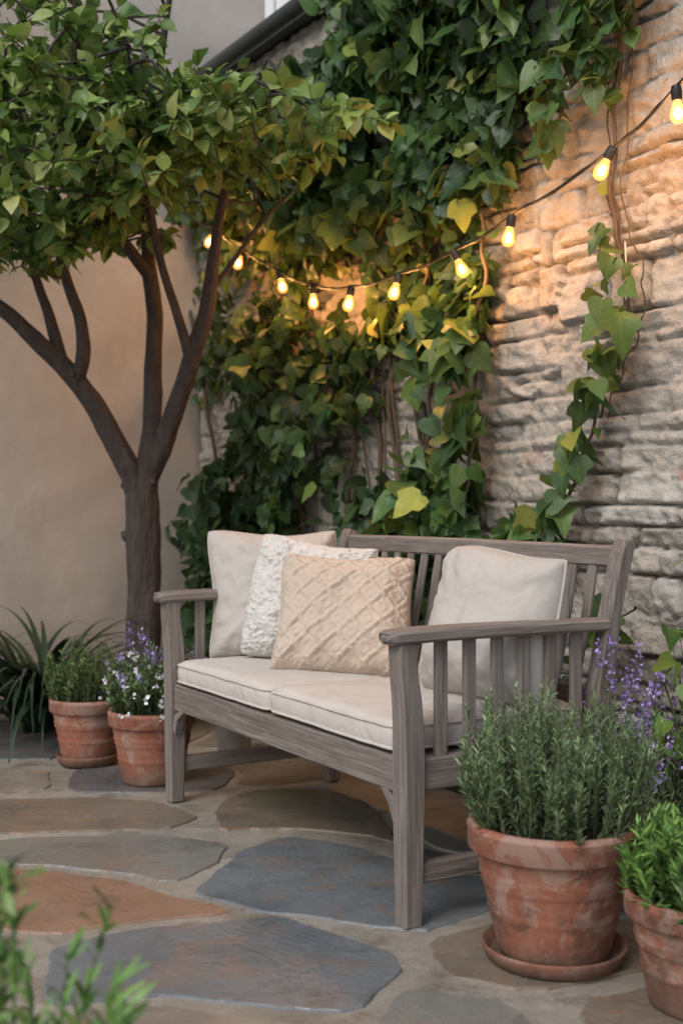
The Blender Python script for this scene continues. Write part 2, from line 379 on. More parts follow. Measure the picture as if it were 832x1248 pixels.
V=G(1.0-D,SS,HH).reshape(-1,3); ns,nh=SS.shape
ii,jj=np.meshgrid(np.arange(ns-1),np.arange(nh-1),indexing='ij'); a=(ii*nh+jj).ravel()
F=np.column_stack([a,a+1,a+nh+1,a+nh])
sw_root=empty('stone_wall')
quadmesh('wall_face',V,F,m_stonewall(),sw_root,tn.reshape(-1,3))
def boxG(name,t0,t1,s0,s1,h0,h1,mat,parent):
    c=[G(t,s,h) for h in (h0,h1) for t,s in ((t0,s0),(t1,s0),(t1,s1),(t0,s1))]
    return pymesh(name,c,[(0,3,2,1),(4,5,6,7),(0,1,5,4),(1,2,6,5),(2,3,7,6),(3,0,4,7)],mat,parent,False)
boxG('wall_core',1.05,1.35,-1.3,3.34,0,2.84,M_mortar,sw_root)
boxG('coping',.93,1.40,-1.3,3.36,2.865,2.93,M_gutter,sw_root)
ga=Acc(); tube(ga,[G(.84,-1.3,2.84),G(.84,1,2.84),G(.84,3.36,2.84)],[.034]*3,14,ncat=2); ga.make('gutter_pipe',M_gutter,sw_root)
pw=boxG('plaster_wall',-3.2,1.36,3.36,3.6,0,3.9,m_plaster(),None)
boxG('planting_bed',.80,1.03,-1.3,3.35,.0,.03,M_soil,None)
hr=empty('clapboard_house'); Mw=m_simple('white_paint',(.80,.81,.82),.6,0,8,.001,.04)
hv=[];hf=[]
for i in range(50):
    xa=-4+i*.16; xb=xa+.15; b=len(hv); hv+=[(xa,9.2,0),(xa,9.0,0),(xb,9.0,0),(xb,9.2,0),(xa,9.2,5.5),(xa,9.0,5.5),(xb,9.0,5.5),(xb,9.2,5.5)]
    hf+=[(b,b+1,b+5,b+4),(b+1,b+2,b+6,b+5),(b+2,b+3,b+7,b+6),(b+4,b+5,b+6,b+7)]
pymesh('boards',hv,hf,Mw,hr,False)
pymesh('backing_wall',[(-4.1,9.12,0),(4.1,9.12,0),(4.1,9.12,5.48),(-4.1,9.12,5.48)],[(0,1,2,3)],Mw,hr,False)
pymesh('roof',[(-4.3,8.95,5.52),(4.3,8.95,5.52),(4.3,11,7.2),(-4.3,11,7.2)],[(0,1,2,3)],M_gutter,hr,False)
da=Acc(); tube(da,[(-.86,8.93,0),(-.86,8.93,2.5),(-.86,8.93,5.5)],[.04]*3,10,ncat=1); da.make('downpipe',M_gutter,hr)
# ================= LEAVES =================
def template(rows,zf=.22,droop=.22,cols=(-1,-.5,0,.5,1)):
    V=[];U=[]
    for (yc,yo,w) in rows:
        for c in cols:
            y=yc+(yo-yc)*abs(c); x=c*w; V.append((x,y,zf*abs(x)-droop*y*y+.03*math.sin(y*9+c*2)*abs(c))); U.append((x,y,0))
    nc=len(cols);F=[]
    for r in range(len(rows)-1):
        for k in range(nc-1): a=r*nc+k; F.append((a,a+1,a+nc+1,a+nc))
    return np.array(V),np.array(F),np.array(U)
T_heart=template([(0,-.09,.18),(.07,-.04,.40),(.2,.13,.50),(.37,.34,.46),(.55,.53,.34),(.76,.75,.17),(1,1,.004)],.18,.2)
T_lobed=template([(0,-.06,.14),(.08,.02,.34),(.24,.22,.46),(.38,.45,.50),(.50,.54,.29),(.64,.66,.25),(.82,.82,.15),(1,1,.004)],.12,.3)
T_ovate=template([(0,0,.015),(.10,.09,.15),(.26,.24,.27),(.46,.44,.32),(.68,.67,.25),(.88,.87,.10),(1,1,.004)],.3,.18,(-1,0,1))
T_needle=template([(0,0,.055),(.55,.55,.065),(1,1,.012)],.3,.1,(-1,1))
def leaves(name,tm,pos,tip,nrm,size,tint,mat,parent=None,xs=None):
    TV,TF,TU=tm; n=len(pos); y=nz(tip); z=nz(nrm-y*np.sum(nrm*y,1,keepdims=True)); x=np.cross(y,z)
    xs=rng.uniform(.85,1.15,n) if xs is None else xs; zs=rng.uniform(.0,2.2,n); size=np.asarray(size)
    tv=TV[None]*np.stack([xs,np.ones(n),zs],1)[:,None]*size[:,None,None]
    tv[...,2]+= (rng.uniform(-.4,.4,n))[:,None]*tv[...,0]
    V=pos[:,None]+tv[...,0:1]*x[:,None]+tv[...,1:2]*y[:,None]+tv[...,2:3]*z[:,None]
    m=len(TV); F=(TF[None]+(np.arange(n)*m)[:,None,None]).reshape(-1,4)
    return quadmesh(name,V.reshape(-1,3),F,mat,parent,np.repeat(tint,m,0),np.tile(TU,(n,1)))
def tints(n,pal,w,var=.2):
    pal=np.array(pal); k=rng.choice(len(pal),n,p=np.array(w)/sum(w)); return pal[k]*rng.uniform(1-var,1+var,(n,1))*rng.uniform(.92,1.08,(n,3))
# light string route (s,h): bulbs centres
B=[(.0697,1.895),(.299,1.797),(.729,1.703),(1.0267,1.651),(1.343,1.627),(1.66,1.632),(1.949,1.682),(2.229,1.781),(2.571,1.932),(2.848,2.07)]
TSTR=.80
bs=np.array([b[0] for b in B]); bh=np.array([b[1] for b in B])
ivy=empty('climbing_ivy')
IP=[];IT=[];IN_=[];IS=[];IC=[]
def ivyleaf(t,s,h,size,tint,droop=.75):
    t=np.broadcast_to(np.asarray(t,float),s.shape); hc=np.interp(s,bs,bh)
    near=(np.abs(h-hc-.05)<.13)&(t<TSTR+.10)       # foliage is kept trimmed back from the cable
    near|=(np.abs(h-hc-.07)<.2)&(t<TSTR)
    near|=(h>2.66)&(s>1.95)&(t<.97)
    k=~near; t,s,h,size,tint=t[k],s[k],h[k],size[k],tint[k]
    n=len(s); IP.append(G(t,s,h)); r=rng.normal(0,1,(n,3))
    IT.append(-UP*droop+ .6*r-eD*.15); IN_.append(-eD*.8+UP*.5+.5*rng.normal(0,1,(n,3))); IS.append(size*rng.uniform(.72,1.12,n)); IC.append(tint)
PD=[(.030,.074,.034),(.044,.104,.040),(.075,.15,.046),(.13,.21,.052),(.25,.28,.06)]
def mass(poly,n,thick,smin,smax,w,gap=.0,o=0,tbase=.045):
    P=np.array(poly)
    lo=P.min(0);hi=P.max(0)
    s=rng.uniform(lo[0],hi[0],n*6);h=rng.uniform(lo[1],hi[1],n*6)
    sj=s+.06*(fbm(s*6,h*6,o+3)-.5)*2; hj=h+.1*(fbm(s*6,h*6,o+5)-.5)*2
    m=inpoly(sj,hj,P)&(fbm(s*4.5,h*4.5,o)>gap); s=s[m][:n];h=h[m][:n];k=len(s)
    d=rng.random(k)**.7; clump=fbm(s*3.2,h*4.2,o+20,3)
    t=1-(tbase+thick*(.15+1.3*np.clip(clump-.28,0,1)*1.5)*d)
    tint=tints(k,PD,w)*(.38+.78*d)[:,None]*(.45+1.1*clump)[:,None]  # deeper leaves tinted darker: shade inside the ivy painted into leaf colour
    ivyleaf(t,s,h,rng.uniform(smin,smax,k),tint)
M1=[(.6,2.98),(.655,2.42),(.69,2.18),(.79,1.98),(.89,1.885),(1.11,1.85),(1.295,1.775),(1.61,1.755),(2.09,1.80),(2.59,1.91),(3.1,2.1),(3.3,2.3),(3.3,2.62),(2.0,2.66),(1.65,2.98)]
mass(M1,3700,.27,.055,.11,[2.5,4.5,4,2,.3],.28,1)
M2=[(1.69,1.646),(1.61,1.469),(1.665,1.247),(1.778,1.068),(1.5,.942),(1.55,.70),(1.5,.1),(3.25,.05),(3.28,.8),(2.92,1.10),(2.65,1.379),(2.84,1.62),(2.51,1.72)]
mass(M2,1750,.22,.055,.105,[4.5,4,2,.5,.05],.38,7)
M3=[(.91,1.80),(.93,1.644),(1.02,1.472),(.925,1.33),(.955,1.149),(1.02,1.019),(1.06,.832),(1.345,.784),(1.395,.942),(1.2,1.106),(1.155,1.27),(1.32,1.424),(1.61,1.469),(1.69,1.646),(1.2,1.647)]
mass(M3,370,.15,.06,.12,[.7,3.5,4,2,.4],.38,9)
mass([(1.0,.1),(1.65,.1),(1.65,.8),(1.0,.84)],300,.16,.07,.11,[4,4,1,.3,0],.2,11)
mass([(1.3,1.45),(1.7,1.45),(1.7,1.8),(1.0,1.85),(1.0,1.62)],190,.13,.05,.09,[1,3,3,2,1.2],.3,13,.03)
mass([(2.2,1.6),(3.25,1.3),(3.25,2.2),(2.2,2.0)],170,.13,.05,.09,[2,3,3,1.5,.8],.35,14,.03)
stems=Acc()
def strand(path,n,spread,smin,smax,w,rad=.004,t=.935):
    P=catmull(np.array([(a,b,0) for a,b in path]),12)[:,:2]
    jx=.02*(fbm(np.arange(len(P))*.35,np.full(len(P),path[0][0]*31),3)-.5)
    tube(stems,G(t+.008*np.sin(np.arange(len(P))*.7),P[:,0]+jx,P[:,1]),np.full(len(P),rad),6,ncat=1,rough=.5)
    if n==0: return
    k=rng.integers(0,len(P),n); s=P[k,0]+rng.normal(0,spread,n);h=P[k,1]+rng.normal(0,spread*.8,n)
    ivyleaf(t-.02-rng.random(n)*.07,s,h,rng.uniform(smin,smax,n),tints(n,PD,w)*rng.uniform(.8,1.15,(n,1)))
V4=[(.378,2.9),(.36,2.4),(.378,2.016),(.395,1.742),(.335,1.548),(.335,1.389),(.395,1.281),(.46,1.146),(.53,.983),(.62,.839),(.695,.763)]
strand(V4[4:],70,.030,.055,.10,[0,1.5,4,4,1.6],.005)
strand(V4[:5],20,.03,.05,.09,[0,1,3,4,2],.006)
for dx in (-.03,.015,.035): strand([(a+dx+.01*math.sin(b*9+dx*80),b) for a,b in V4[:8]],3,.03,.04,.07,[0,1,3,4,2],.002+.003*rng.random(),.955)
strand([(.44,2.6),(.46,2.33),(.548,2.23),(.60,2.10),(.62,1.936)],60,.035,.055,.095,[0,3,4,2.5,.6])
strand([(.30,2.7),(.33,2.45),(.42,2.3),(.46,2.15)],70,.05,.055,.095,[1,4,4,2.5,.4])
strand([(.26,2.35),(.33,2.2),(.40,2.07)],34,.04,.055,.09,[0,3,4,2.5,.6])
strand([(.62,.80),(.75,.82),(.9,.78),(1.05,.80)],40,.025,.06,.095,[0,3,4,2,.5])
strand([(.30,.62),(.40,.56),(.5,.5),(.6,.3)],20,.03,.06,.09,[0,2,4,3,.5])
strand([(.95,1.82),(.93,1.6),(1.0,1.4),(.96,1.2),(1.03,.95),(1.1,.8)],85,.05,.07,.12,[0,2,4,3,.8],.006,.90)
strand([(1.25,1.7),(1.3,1.5),(1.22,1.25),(1.3,1.0),(1.35,.75)],40,.05,.065,.115,[0,3,4,2,.4],.006,.90)
for k in range(14):
    s0=rng.uniform(1.0,3.2); strand([(s0,0.05),(s0+rng.normal(0,.1),.7),(s0+rng.normal(0,.15),1.3),(s0+rng.normal(0,.2),2.0)],0,.03,.06,.09,[1,1,1,1,1],rng.uniform(.004,.012),.96)
stems.make('vine_stems',M_vine,ivy)
IP,IT,IN_,IS,IC=[np.concatenate(x) for x in (IP,IT,IN_,IS,IC)]
sel=rng.random(len(IP))<.55
for nm,tm,k in (('ivy_leaves',T_heart,sel),('ivy_leaves_lobed',T_lobed,~sel)):
    leaves(nm,tm,IP[k],IT[k],IN_[k],IS[k],IC[k],M_leaf,ivy,xs=rng.uniform(.8,1.2,k.sum()))
# ================= TREE =================
tree=empty('garden_tree'); ta=Acc(); Y0=4.75
TB=[
 ([(-.765,Y0,-.02),(-.765,Y0,.1),(-.766,Y0,.35),(-.765,Y0,.628),(-.766,Y0,.85),(-.768,Y0,1.0)],[.105,.078,.069,.065,.067,.060]),
 ([(-.77,Y0,.90),(-.80,4.74,1.0),(-.865,4.72,1.13),(-.945,4.70,1.28),(-1.05,4.66,1.42),(-1.18,4.6,1.55),(-1.317,4.55,1.67),(-1.5,4.5,1.85),(-1.65,4.4,2.2)],[.050,.050,.044,.040,.037,.030,.025,.018,.012]),
 ([(-.76,Y0,.9),(-.738,4.74,1.07),(-.726,4.76,1.24),(-.728,4.78,1.42),(-.722,4.78,1.64),(-.738,4.74,1.84),(-.73,4.7,2.1),(-.68,4.6,2.5),(-.6,4.5,2.9)],[.050,.046,.038,.034,.032,.028,.022,.015,.008]),
 ([(-.745,Y0,1.0),(-.69,4.72,1.12),(-.63,4.68,1.27),(-.565,4.62,1.42),(-.505,4.55,1.575),(-.475,4.5,1.737),(-.43,4.4,1.95),(-.36,4.25,2.15),(-.25,4.15,2.4)],[.042,.042,.037,.034,.031,.026,.018,.012,.006]),
 ([(-1.0,4.68,1.36),(-.965,4.62,1.46),(-.97,4.6,1.58),(-1.01,4.56,1.72),(-1.04,4.5,1.9),(-1.05,4.35,2.3)],[.030,.027,.023,.020,.016,.008]),
 ([(-1.05,4.66,1.41),(-1.10,4.65,1.6),(-1.15,4.6,1.8),(-1.2,4.5,2.2)],[.026,.022,.016,.008]),
 ([(-.740,4.74,1.78),(-.86,4.6,1.93),(-1.0,4.45,2.05),(-1.12,4.3,2.25),(-1.3,4.2,2.5)],[.026,.024,.02,.014,.006]),
 ([(-.56,4.61,1.42),(-.60,4.5,1.6),(-.65,4.4,1.8),(-.68,4.2,2.1),(-.7,4.05,2.4)],[.022,.018,.015,.011,.005]),
 ([(-.49,4.52,1.66),(-.40,4.5,1.78),(-.25,4.42,1.95),(-.1,4.32,2.05)],[.014,.010,.007,.003]),
 ([(-.73,4.7,2.1),(-.85,4.45,2.3),(-.9,4.1,2.5)],[.018,.012,.005]),
 ([(-1.35,4.55,1.7),(-1.3,4.3,1.9),(-1.25,4.1,2.2)],[.016,.012,.005]),
]
samples=[]
for i,(p,r) in enumerate(TB):
    X=catmull(np.column_stack([p,r]),8)
    kk=np.arange(len(X)); env=np.minimum(1,np.minimum(kk,len(X)-1-kk)/8.)
    for ax_ in range(3): X[:,ax_]+=.016*env*(fbm(kk*.13+i*9.1,kk*0+ax_*7.7,4,3)-.5)
    X[:,3]*=1+.16*(fbm(kk*.22+i*3,kk*0+2.2,6,2)-.5)
    # small knots where spurs were pruned
    for _k in range(len(X)//14 if i<4 else 0):
        c0=rng.integers(4,len(X)-4); dr=nz(rng.normal(0,1,3)*[1,1,.4]); tube(ta,[X[c0,:3],X[c0,:3]+dr*X[c0,3]*1.0,X[c0,:3]+dr*X[c0,3]*1.35+UP*.008],[X[c0,3]*.42,X[c0,3]*.34,X[c0,3]*.12],8,ncat=3,rough=.4)
    tube(ta,X[:,:3],X[:,3],22,rough=.38,ncat=1,long=.10)
    c=catmull(np.array(p),6); 
    samples.append(c[10:] if i in (1,2,3) else (c[4:] if i else c[:0]))
samples=np.concatenate(samples); samples=samples[samples[:,2]>1.5]
ell=[((-1.05,4.45,2.35),(.95,.75,.64),185),((-.34,4.10,2.12),(.42,.36,.22),58),((-.75,4.1,2.15),(.5,.35,.38),60),((-1.25,4.3,1.95),(.4,.45,.28),36),((-.75,4.4,1.87),(.42,.3,.14),14)]
LP=[];LT=[];LN=[];LS=[];LC=[]
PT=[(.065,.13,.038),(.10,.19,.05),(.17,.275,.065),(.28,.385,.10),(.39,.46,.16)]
for c,r,n in ell:
    for _ in range(n):
        v=nz(rng.normal(0,1,3))*rng.random()**.4; p=np.array(c)+v*np.array(r)
        if p[2]<1.70+.12*math.sin(p[0]*7) or p[2]>3.1: continue
        if p[0]>-.66 and p[2]>2.27+.08*rng.random(): continue
        if p[0]>-.58 and p[2]<2.03: continue
        k=np.argmin(np.linalg.norm(samples-p,axis=1)+rng.random(len(samples))*.08); q0=samples[k]
        d=nz(nz(p-q0)+np.array([0,0,.25])+.4*rng.normal(0,1,3)); e_=p+d*.14
        mid=(q0+p)/2+rng.normal(0,.03,3)
        tube(ta,[q0,mid,p,e_],[.007,.0055,.004,.0015],5,ncat=3)
        m=rng.integers(14,22); u=rng.random(m)**.7
        base=np.where((u<.4)[:,None],mid+(p-mid)*(u/.4)[:,None],p+(e_-p)*((u-.4)/.6)[:,None])
        per=rng.normal(0,1,(m,3)); tip=d*.6+per*.8+np.array([0,0,-.1]); nrm=np.array([0,-.35,1.])+.5*rng.normal(0,1,(m,3))
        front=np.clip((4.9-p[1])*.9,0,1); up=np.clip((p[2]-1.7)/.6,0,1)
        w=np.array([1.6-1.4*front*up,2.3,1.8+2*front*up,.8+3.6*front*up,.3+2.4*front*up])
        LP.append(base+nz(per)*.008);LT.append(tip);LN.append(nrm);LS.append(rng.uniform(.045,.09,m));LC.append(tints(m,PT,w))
ta.make('trunk_and_branches',M_bark,tree)
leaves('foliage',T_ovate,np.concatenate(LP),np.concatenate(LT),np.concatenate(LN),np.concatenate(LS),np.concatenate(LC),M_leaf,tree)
# ================= BENCH =================
bench=empty('garden_bench',O,math.radians(30.4))
def sweep(name,P,W,parent=bench,up=(0,0,1),b=.004,mat=M_wood):
    P=np.array(P,float); W=np.array([w if hasattr(w,'__len__') else (w,w) for w in W],float)
    X=nz(P[-1]-P[0]); up=np.array(up,float); Yv=nz(np.cross(up,X)); Z=np.cross(X,Yv)
    M=np.eye(4);M[:3,0]=X;M[:3,1]=Yv;M[:3,2]=Z;M[:3,3]=P[0]
    L=(P-P[0])@M[:3,:3]
    T=nz(np.gradient(L,axis=0)) if len(P)>2 else nz(np.array([L[1]-L[0]]*2))
    rings=[]
    def ring(p,t,w,h,bb):
        yy=nz(np.cross([0,0,1.],t)); zz=np.cross(t,yy); w2,h2=w/2,h/2
        pts=[(w2-bb,-h2),(w2,-h2+bb),(w2,h2-bb),(w2-bb,h2),(-w2+bb,h2),(-w2,h2-bb),(-w2,-h2+bb),(-w2+bb,-h2)]
        return [p+yy*a+zz*c for a,c in pts]
    n=len(P)
    rings.append(ring(L[0],T[0],W[0][0]-2*b,W[0][1]-2*b,b*.6))
    for i in range(n):
        off= T[i]*b if i==0 else (-T[i]*b if i==n-1 else 0)
        rings.append(ring(L[i]+off,T[i],W[i][0],W[i][1],b))
    rings.append(ring(L[-1],T[-1],W[-1][0]-2*b,W[-1][1]-2*b,b*.6))
    V=np.concatenate(rings);F=[]
    for i in range(len(rings)-1):
        for k in range(8): F.append((i*8+k,i*8+(k+1)%8,i*8+8+(k+1)%8,i*8+8+k))
    F.append(tuple(range(7,-1,-1)));F.append(tuple(range(len(V)-8,len(V))))
    ob=pymesh(name,V,F,mat,parent,False); ob.matrix_local=Matrix(M.tolist()); return ob
BL=1.276; ST=.362
def smooth_path(P,W,n=5):
    X=catmull(np.column_stack([np.array(P,float),np.array(W,float)]),n); return X[:,:3],[tuple(x) for x in X[:,3:]]
for nm,y in (('right',0),('left',BL)):
    P_,W_=smooth_path([(0,y,.003),(0,y,.2),(0,y,.36),(-.004,y,.47),(-.014,y,.56),(-.012,y,.61)],[(.044,.044),(.050,.050),(.053,.053),(.050,.050),(.047,.047),(.052,.052)])
    sweep(f'front_leg_{nm}',P_,W_,up=(0,1,0))
    P_,W_=smooth_path([(.545,y,.003),(.53,y,.2),(.525,y,.38),(.54,y,.5),(.572,y,.66),(.600,y,.77),(.618,y,.815)],[(.044,.042),(.046,.048),(.046,.054),(.046,.046),(.046,.038),(.046,.038),(.042,.034)])
    sweep(f'back_leg_{nm}',P_,W_,up=(1,0,0))
    P_,W_=smooth_path([(-.062,y,.618),(-.052,y,.620),(-.03,y,.622),(.05,y,.624),(.2,y,.624),(.4,y,.622),(.555,y,.620)],[(.044,.022),(.062,.027),(.071,.029),(.072,.030),(.066,.030),(.058,.030),(.048,.030)],3)
    sweep(f'armrest_{nm}',P_,W_,b=.007)
    sweep(f'side_rail_{nm}',[(.028,y,.325),(.50,y,.325)],[(.03,.07)]*2)
    sweep(f'side_stretcher_{nm}',[(.025,y,.115),(.515,y,.115)],[(.028,.045)]*2)
    for k in range(6):
        x=.082+k*.076
        sweep(f'arm_slat_{nm}_{k}',[(x,y,.355),(x,y,.61)],[(.016,.032)]*2,up=(1,0,0))
    sgn=1 if y==0 else -1
    sweep(f'brace_{nm}',[(-.005,y+sgn*.026,.215),(-.005,y+sgn*.045,.262),(-.005,y+sgn*.085,.29)],[(.02,.022),(.022,.026),(.02,.018)],up=(1,0,0),b=.002)
sweep('front_rail',[(0,.028,.322),(0,BL-.028,.322)],[(.03,.078)]*2)
sweep('rear_rail',[(.525,.022,.32),(.525,BL-.022,.32)],[(.028,.07)]*2)
for k in range(5):
    x=.055+k*.098; sweep(f'seat_slat_{k}',[(x,.02,.350),(x,BL-.02,.350)],[(.082,.018)]*2)
sweep('centre_rail',[(.02,BL/2,.318),(.51,BL/2,.318)],[(.03,.044)]*2)
lean=lambda z:(.535+(z-.45)*.21)
P_,W_=smooth_path([(lean(.775)+.004,.022,.776),(lean(.778)+.004,BL*.25,.778),(lean(.78)+.004,BL/2,.779),(lean(.778)+.004,BL*.75,.778),(lean(.775)+.004,BL-.022,.776)],[(.03,.052)]*5)
sweep('back_top_rail',P_,W_,b=.006)
sweep('back_lower_rail',[(lean(.45),.022,.445),(lean(.45),BL-.022,.445)],[(.028,.05)]*2)
nsl=16
for k in range(nsl):
    y=.022+(BL-.044)*(k+1)/(nsl+1)
    sweep(f'back_slat_{k}',[(lean(.462),y,.462),(lean(.6)+.006,y,.6),(lean(.755)+.002,y,.755)],[(.030,.014)]*3,up=(-1,0,0))
def seat(name,x0,x1,y0,y1,z0,z1,parent):
    cx,cy=(x0+x1)/2,(y0+y1)/2; r=.035; out=[]
    w,d=(x1-x0)/2,(y1-y0)/2
    for q,(sx,sy) in enumerate(((1,1),(-1,1),(-1,-1),(1,-1))):
        for k in range(8):
            a=math.pi/2*(q+k/7); out.append((sx*(w-r)+r*math.cos(a),sy*(d-r)+r*math.sin(a)))
        nx=[(-1,1),(-1,-1),(1,-1),(1,1)][q]; p=out[-1]; a2=math.pi/2*(q+1); e=(nx[0]*(w-r)+r*math.cos(a2),nx[1]*(d-r)+r*math.sin(a2))
        for k in range(1,24): out.append((p[0]+(e[0]-p[0])*k/24,p[1]+(e[1]-p[1])*k/24))
    out=np.array(out);m=len(out);V=[]
    T=z1-z0
    sd=abs(x0*7+y0*13)
    sag=1+.012*(fbm(out[:,0]*9+sd,out[:,1]*9,6)-.5)
    prof=[(.0,0),(.5,.0),(.9,.001),(.985,.006),(1.,.012),(1.010,T*.35),(1.012,T*.6),(1.002,T-.012),(.985,T-.004)]+[(k,T+.014*(1-k**3)) for k in (.95,.9,.8,.7,.55,.4,.25,.1,0)]
    for (k,z) in prof:
        P=out*k; zz=z0+z+ (.011*(fbm((P[:,0]+cx)*7+sd,(P[:,1]+cy)*7,3)-.5)*min(1,(1.02-k)*12) if z>T*.9 else 0)
        if .98<k: P=P*sag[:,None]; P=P*(1+.012*(fbm(P[:,0]*24+z*50,P[:,1]*24+z*30,6)-.5))[:,None]; zz=zz+.004*(fbm(P[:,0]*10+sd,P[:,1]*10,9)-.5)
        V.append(np.column_stack([P[:,0]+cx,P[:,1]+cy,np.broadcast_to(zz,m)]))
    V=np.concatenate(V);F=[]
    for i in range(len(prof)-1):
        for k in range(m): F.append((i*m+k,i*m+(k+1)%m,(i+1)*m+(k+1)%m,(i+1)*m+k))
    ob=quadmesh(name,V,F,M_seatfab,parent)
    ac=Acc()
    for z in (z0+.012,z1-.010): tube(ac,np.column_stack([out[:,0]*1.006*sag+cx,out[:,1]*1.006*sag+cy,z+.004*(fbm(out[:,0]*10+sd,out[:,1]*10,9)-.5)]),np.full(m,.0038),8,closed=True,ncat=1)
    ac.make(name+'_piping',M_seatfab,ob)
seat('seat_cushion_a',-.012,.50,.034,.632,ST,.432,bench)
seat('seat_cushion_b',-.012,.50,.640,BL-.034,ST,.432,bench)
# pillows
def pillow(name,W,Hh,T,loc,nrm,roll,mat,piping=False,kind=None,seed=0):
    n=110 if kind else 80
    u=np.linspace(-1,1,n); u=np.sign(u)*(1-(1-abs(u))**1.35); U,Vv=np.meshgrid(u,u,indexing='ij')
    cr=lambda a,b:(a*a*b*b)**2.5*.055
    warp=lambda a,b:(a*W/2*(1-.065*(1-b**2)*a**2-cr(a,b))+.006*np.sin(b*3+seed)*abs(a), b*Hh/2*(1-.065*(1-a**2)*b**2-cr(a,b))+.009*np.sin(a*2.6+seed*2)*(b>0)*b)
    x,y=warp(U,Vv)
    base=np.clip((1-abs(U)**3)*(1-abs(Vv)**3),0,1)**.5
    sag=1+.30*(-Vv)*(1-Vv**2)
    edge=1-np.clip(base,0,1)
    ang=np.arctan2(abs(Vv),abs(U)); rad=np.sqrt(U*U+Vv*Vv)
    crease=.006*np.sin(ang*16+fbm(U*3+seed,Vv*3,seed)*5)*np.clip(rad-.55,0,1)*2*(1-abs(ang-np.pi/4)/1.2)
    wr=.020*(fbm(U*1.8+seed,Vv*1.8,seed)-.5)*2+.011*(fbm(U*5+Vv*3,Vv*5-U*3,seed+2)-.5)*2*(.4+edge)+crease
    vs=[]
    for sg in (1,-1):
        z=sg*(T/2*base*sag)+wr*base**.6*(1 if sg==1 else -.6)
        if sg==1 and kind=='diamond':
            A=(U+Vv*.9)*2.5+.1*fbm(U*3,Vv*3,2); Bq=(U-Vv*.9)*2.5+.1*fbm(U*3,Vv*3,4)
            da_=abs(A-np.round(A)); db=abs(Bq-np.round(Bq)); dm=np.minimum(da_,db)
            ridge=np.exp(-(dm/.10)**2)+.5*np.exp(-((dm-.29)/.05)**2)
            z+=.0085*ridge*base**.3*(.45+1.1*vn(U*36,Vv*36,3))
        if sg==1 and kind=='tuft':
            z+=.011*base**.3*(abs(fbm(U*9+.6*vn(U*5,Vv*5),Vv*13,5,3)-.5)*3.0)+.003*vn(U*45,Vv*45,8)
        vs.append(np.column_stack([x.ravel(),y.ravel(),z.ravel()]))
    ii,jj=np.meshgrid(np.arange(n-1),np.arange(n-1),indexing='ij'); a=(ii*n+jj).ravel()
    F1=np.column_stack([a,a+n,a+n+1,a+1]); F2=np.column_stack([a,a+1,a+n+1,a+n])+n*n
    V=np.concatenate(vs)
    z=nz(np.array(nrm,float)); xx=nz(np.cross([0,0,1.],z)); yy=np.cross(z,xx)
    cr_,sr=math.cos(roll),math.sin(roll); x2=xx*cr_+yy*sr; y2=-xx*sr+yy*cr_
    M=np.eye(4);M[:3,0]=x2;M[:3,1]=y2;M[:3,2]=z;M[:3,3]=loc
    ob=quadmesh(name,V,np.concatenate([F1,F2]),mat); ob.matrix_world=Matrix(M.tolist())
    md=ob.modifiers.new('weld','WELD'); md.merge_threshold=.0004
    if piping:
        k=np.linspace(-1,1,40); per=np.concatenate([np.column_stack([k,-np.ones(40)]),np.column_stack([np.ones(40),k])[1:],np.column_stack([k[::-1],np.ones(40)])[1:],np.column_stack([-np.ones(40),k[::-1]])[1:-1]])
        X,Yq=warp(per[:,0],per[:,1])
        ac=Acc(); tube(ac,np.column_stack([X,Yq,0*X]),np.full(len(X),.004),8,closed=True,ncat=1); ac.make('piping',mat,ob)
    return ob
pillow('throw_pillow',.41,.40,.19,(-.205,3.80,.622),(.05,-1,.20),.02,M_linen,True,seed=2)
pillow('throw_pillow',.38,.38,.17,(-.098,3.645,.612),(-.25,-1,.30),-.10,M_white,False,'tuft',seed=5)
pillow('throw_pillow',.395,.37,.17,(.008,3.46,.588),(-.12,-1,.55),-.06,M_beige,False,'diamond',seed=9)
pn=-eD*.80+np.array([-.12,-.30,.30])
pillow('throw_pillow',.37,.385,.25,G(.375,.185,.605),pn,-.03,M_linen,True,seed=14)
# ================= POTS & PLANTS =================
def pot(parent,c,R,r,Hh,z0=0.0,rings=True):
    Hb=Hh; p=[(.0,z0+.001),(r*.96,z0+.001),(r,z0+.006)]
    f=lambda k:(r+(R*.90-r)*k, z0+Hb*k*.80)
    for k in np.linspace(.05,.98,28):
        rr,zz=f(k); bump_=0
        if rings:
            for kc in (.42,.70,.78): bump_+=.0035*math.exp(-((k-kc)/.018)**2)
        p.append((rr+bump_,zz))
    zt=z0+Hb
    p+=[(R*.91,zt-.21*Hb),(R*.965,zt-.205*Hb),(R*.985,zt-.19*Hb),(R*.99,zt-.05*Hb),(R*1.0,zt-.035*Hb),(R*.995,zt-.008),(R*.97,zt),(R*.91,zt),(R*.89,zt-.006),(R*.86,zt-.12*Hb)]
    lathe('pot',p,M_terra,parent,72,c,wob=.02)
    lathe('soil',[(0,zt-.03),(R*.5,zt-.027),(R*.875,zt-.034)],M_soil,parent,40,c)
def saucer(parent,c,R):
    lathe('saucer',[(0,.006),(R*.84,.006),(R*.93,.010),(R*1.005,.034),(R*1.0,.040),(R*.97,.040),(R*.9,.022),(R*.86,.018),(0,.018)],M_terra,parent,64,c)
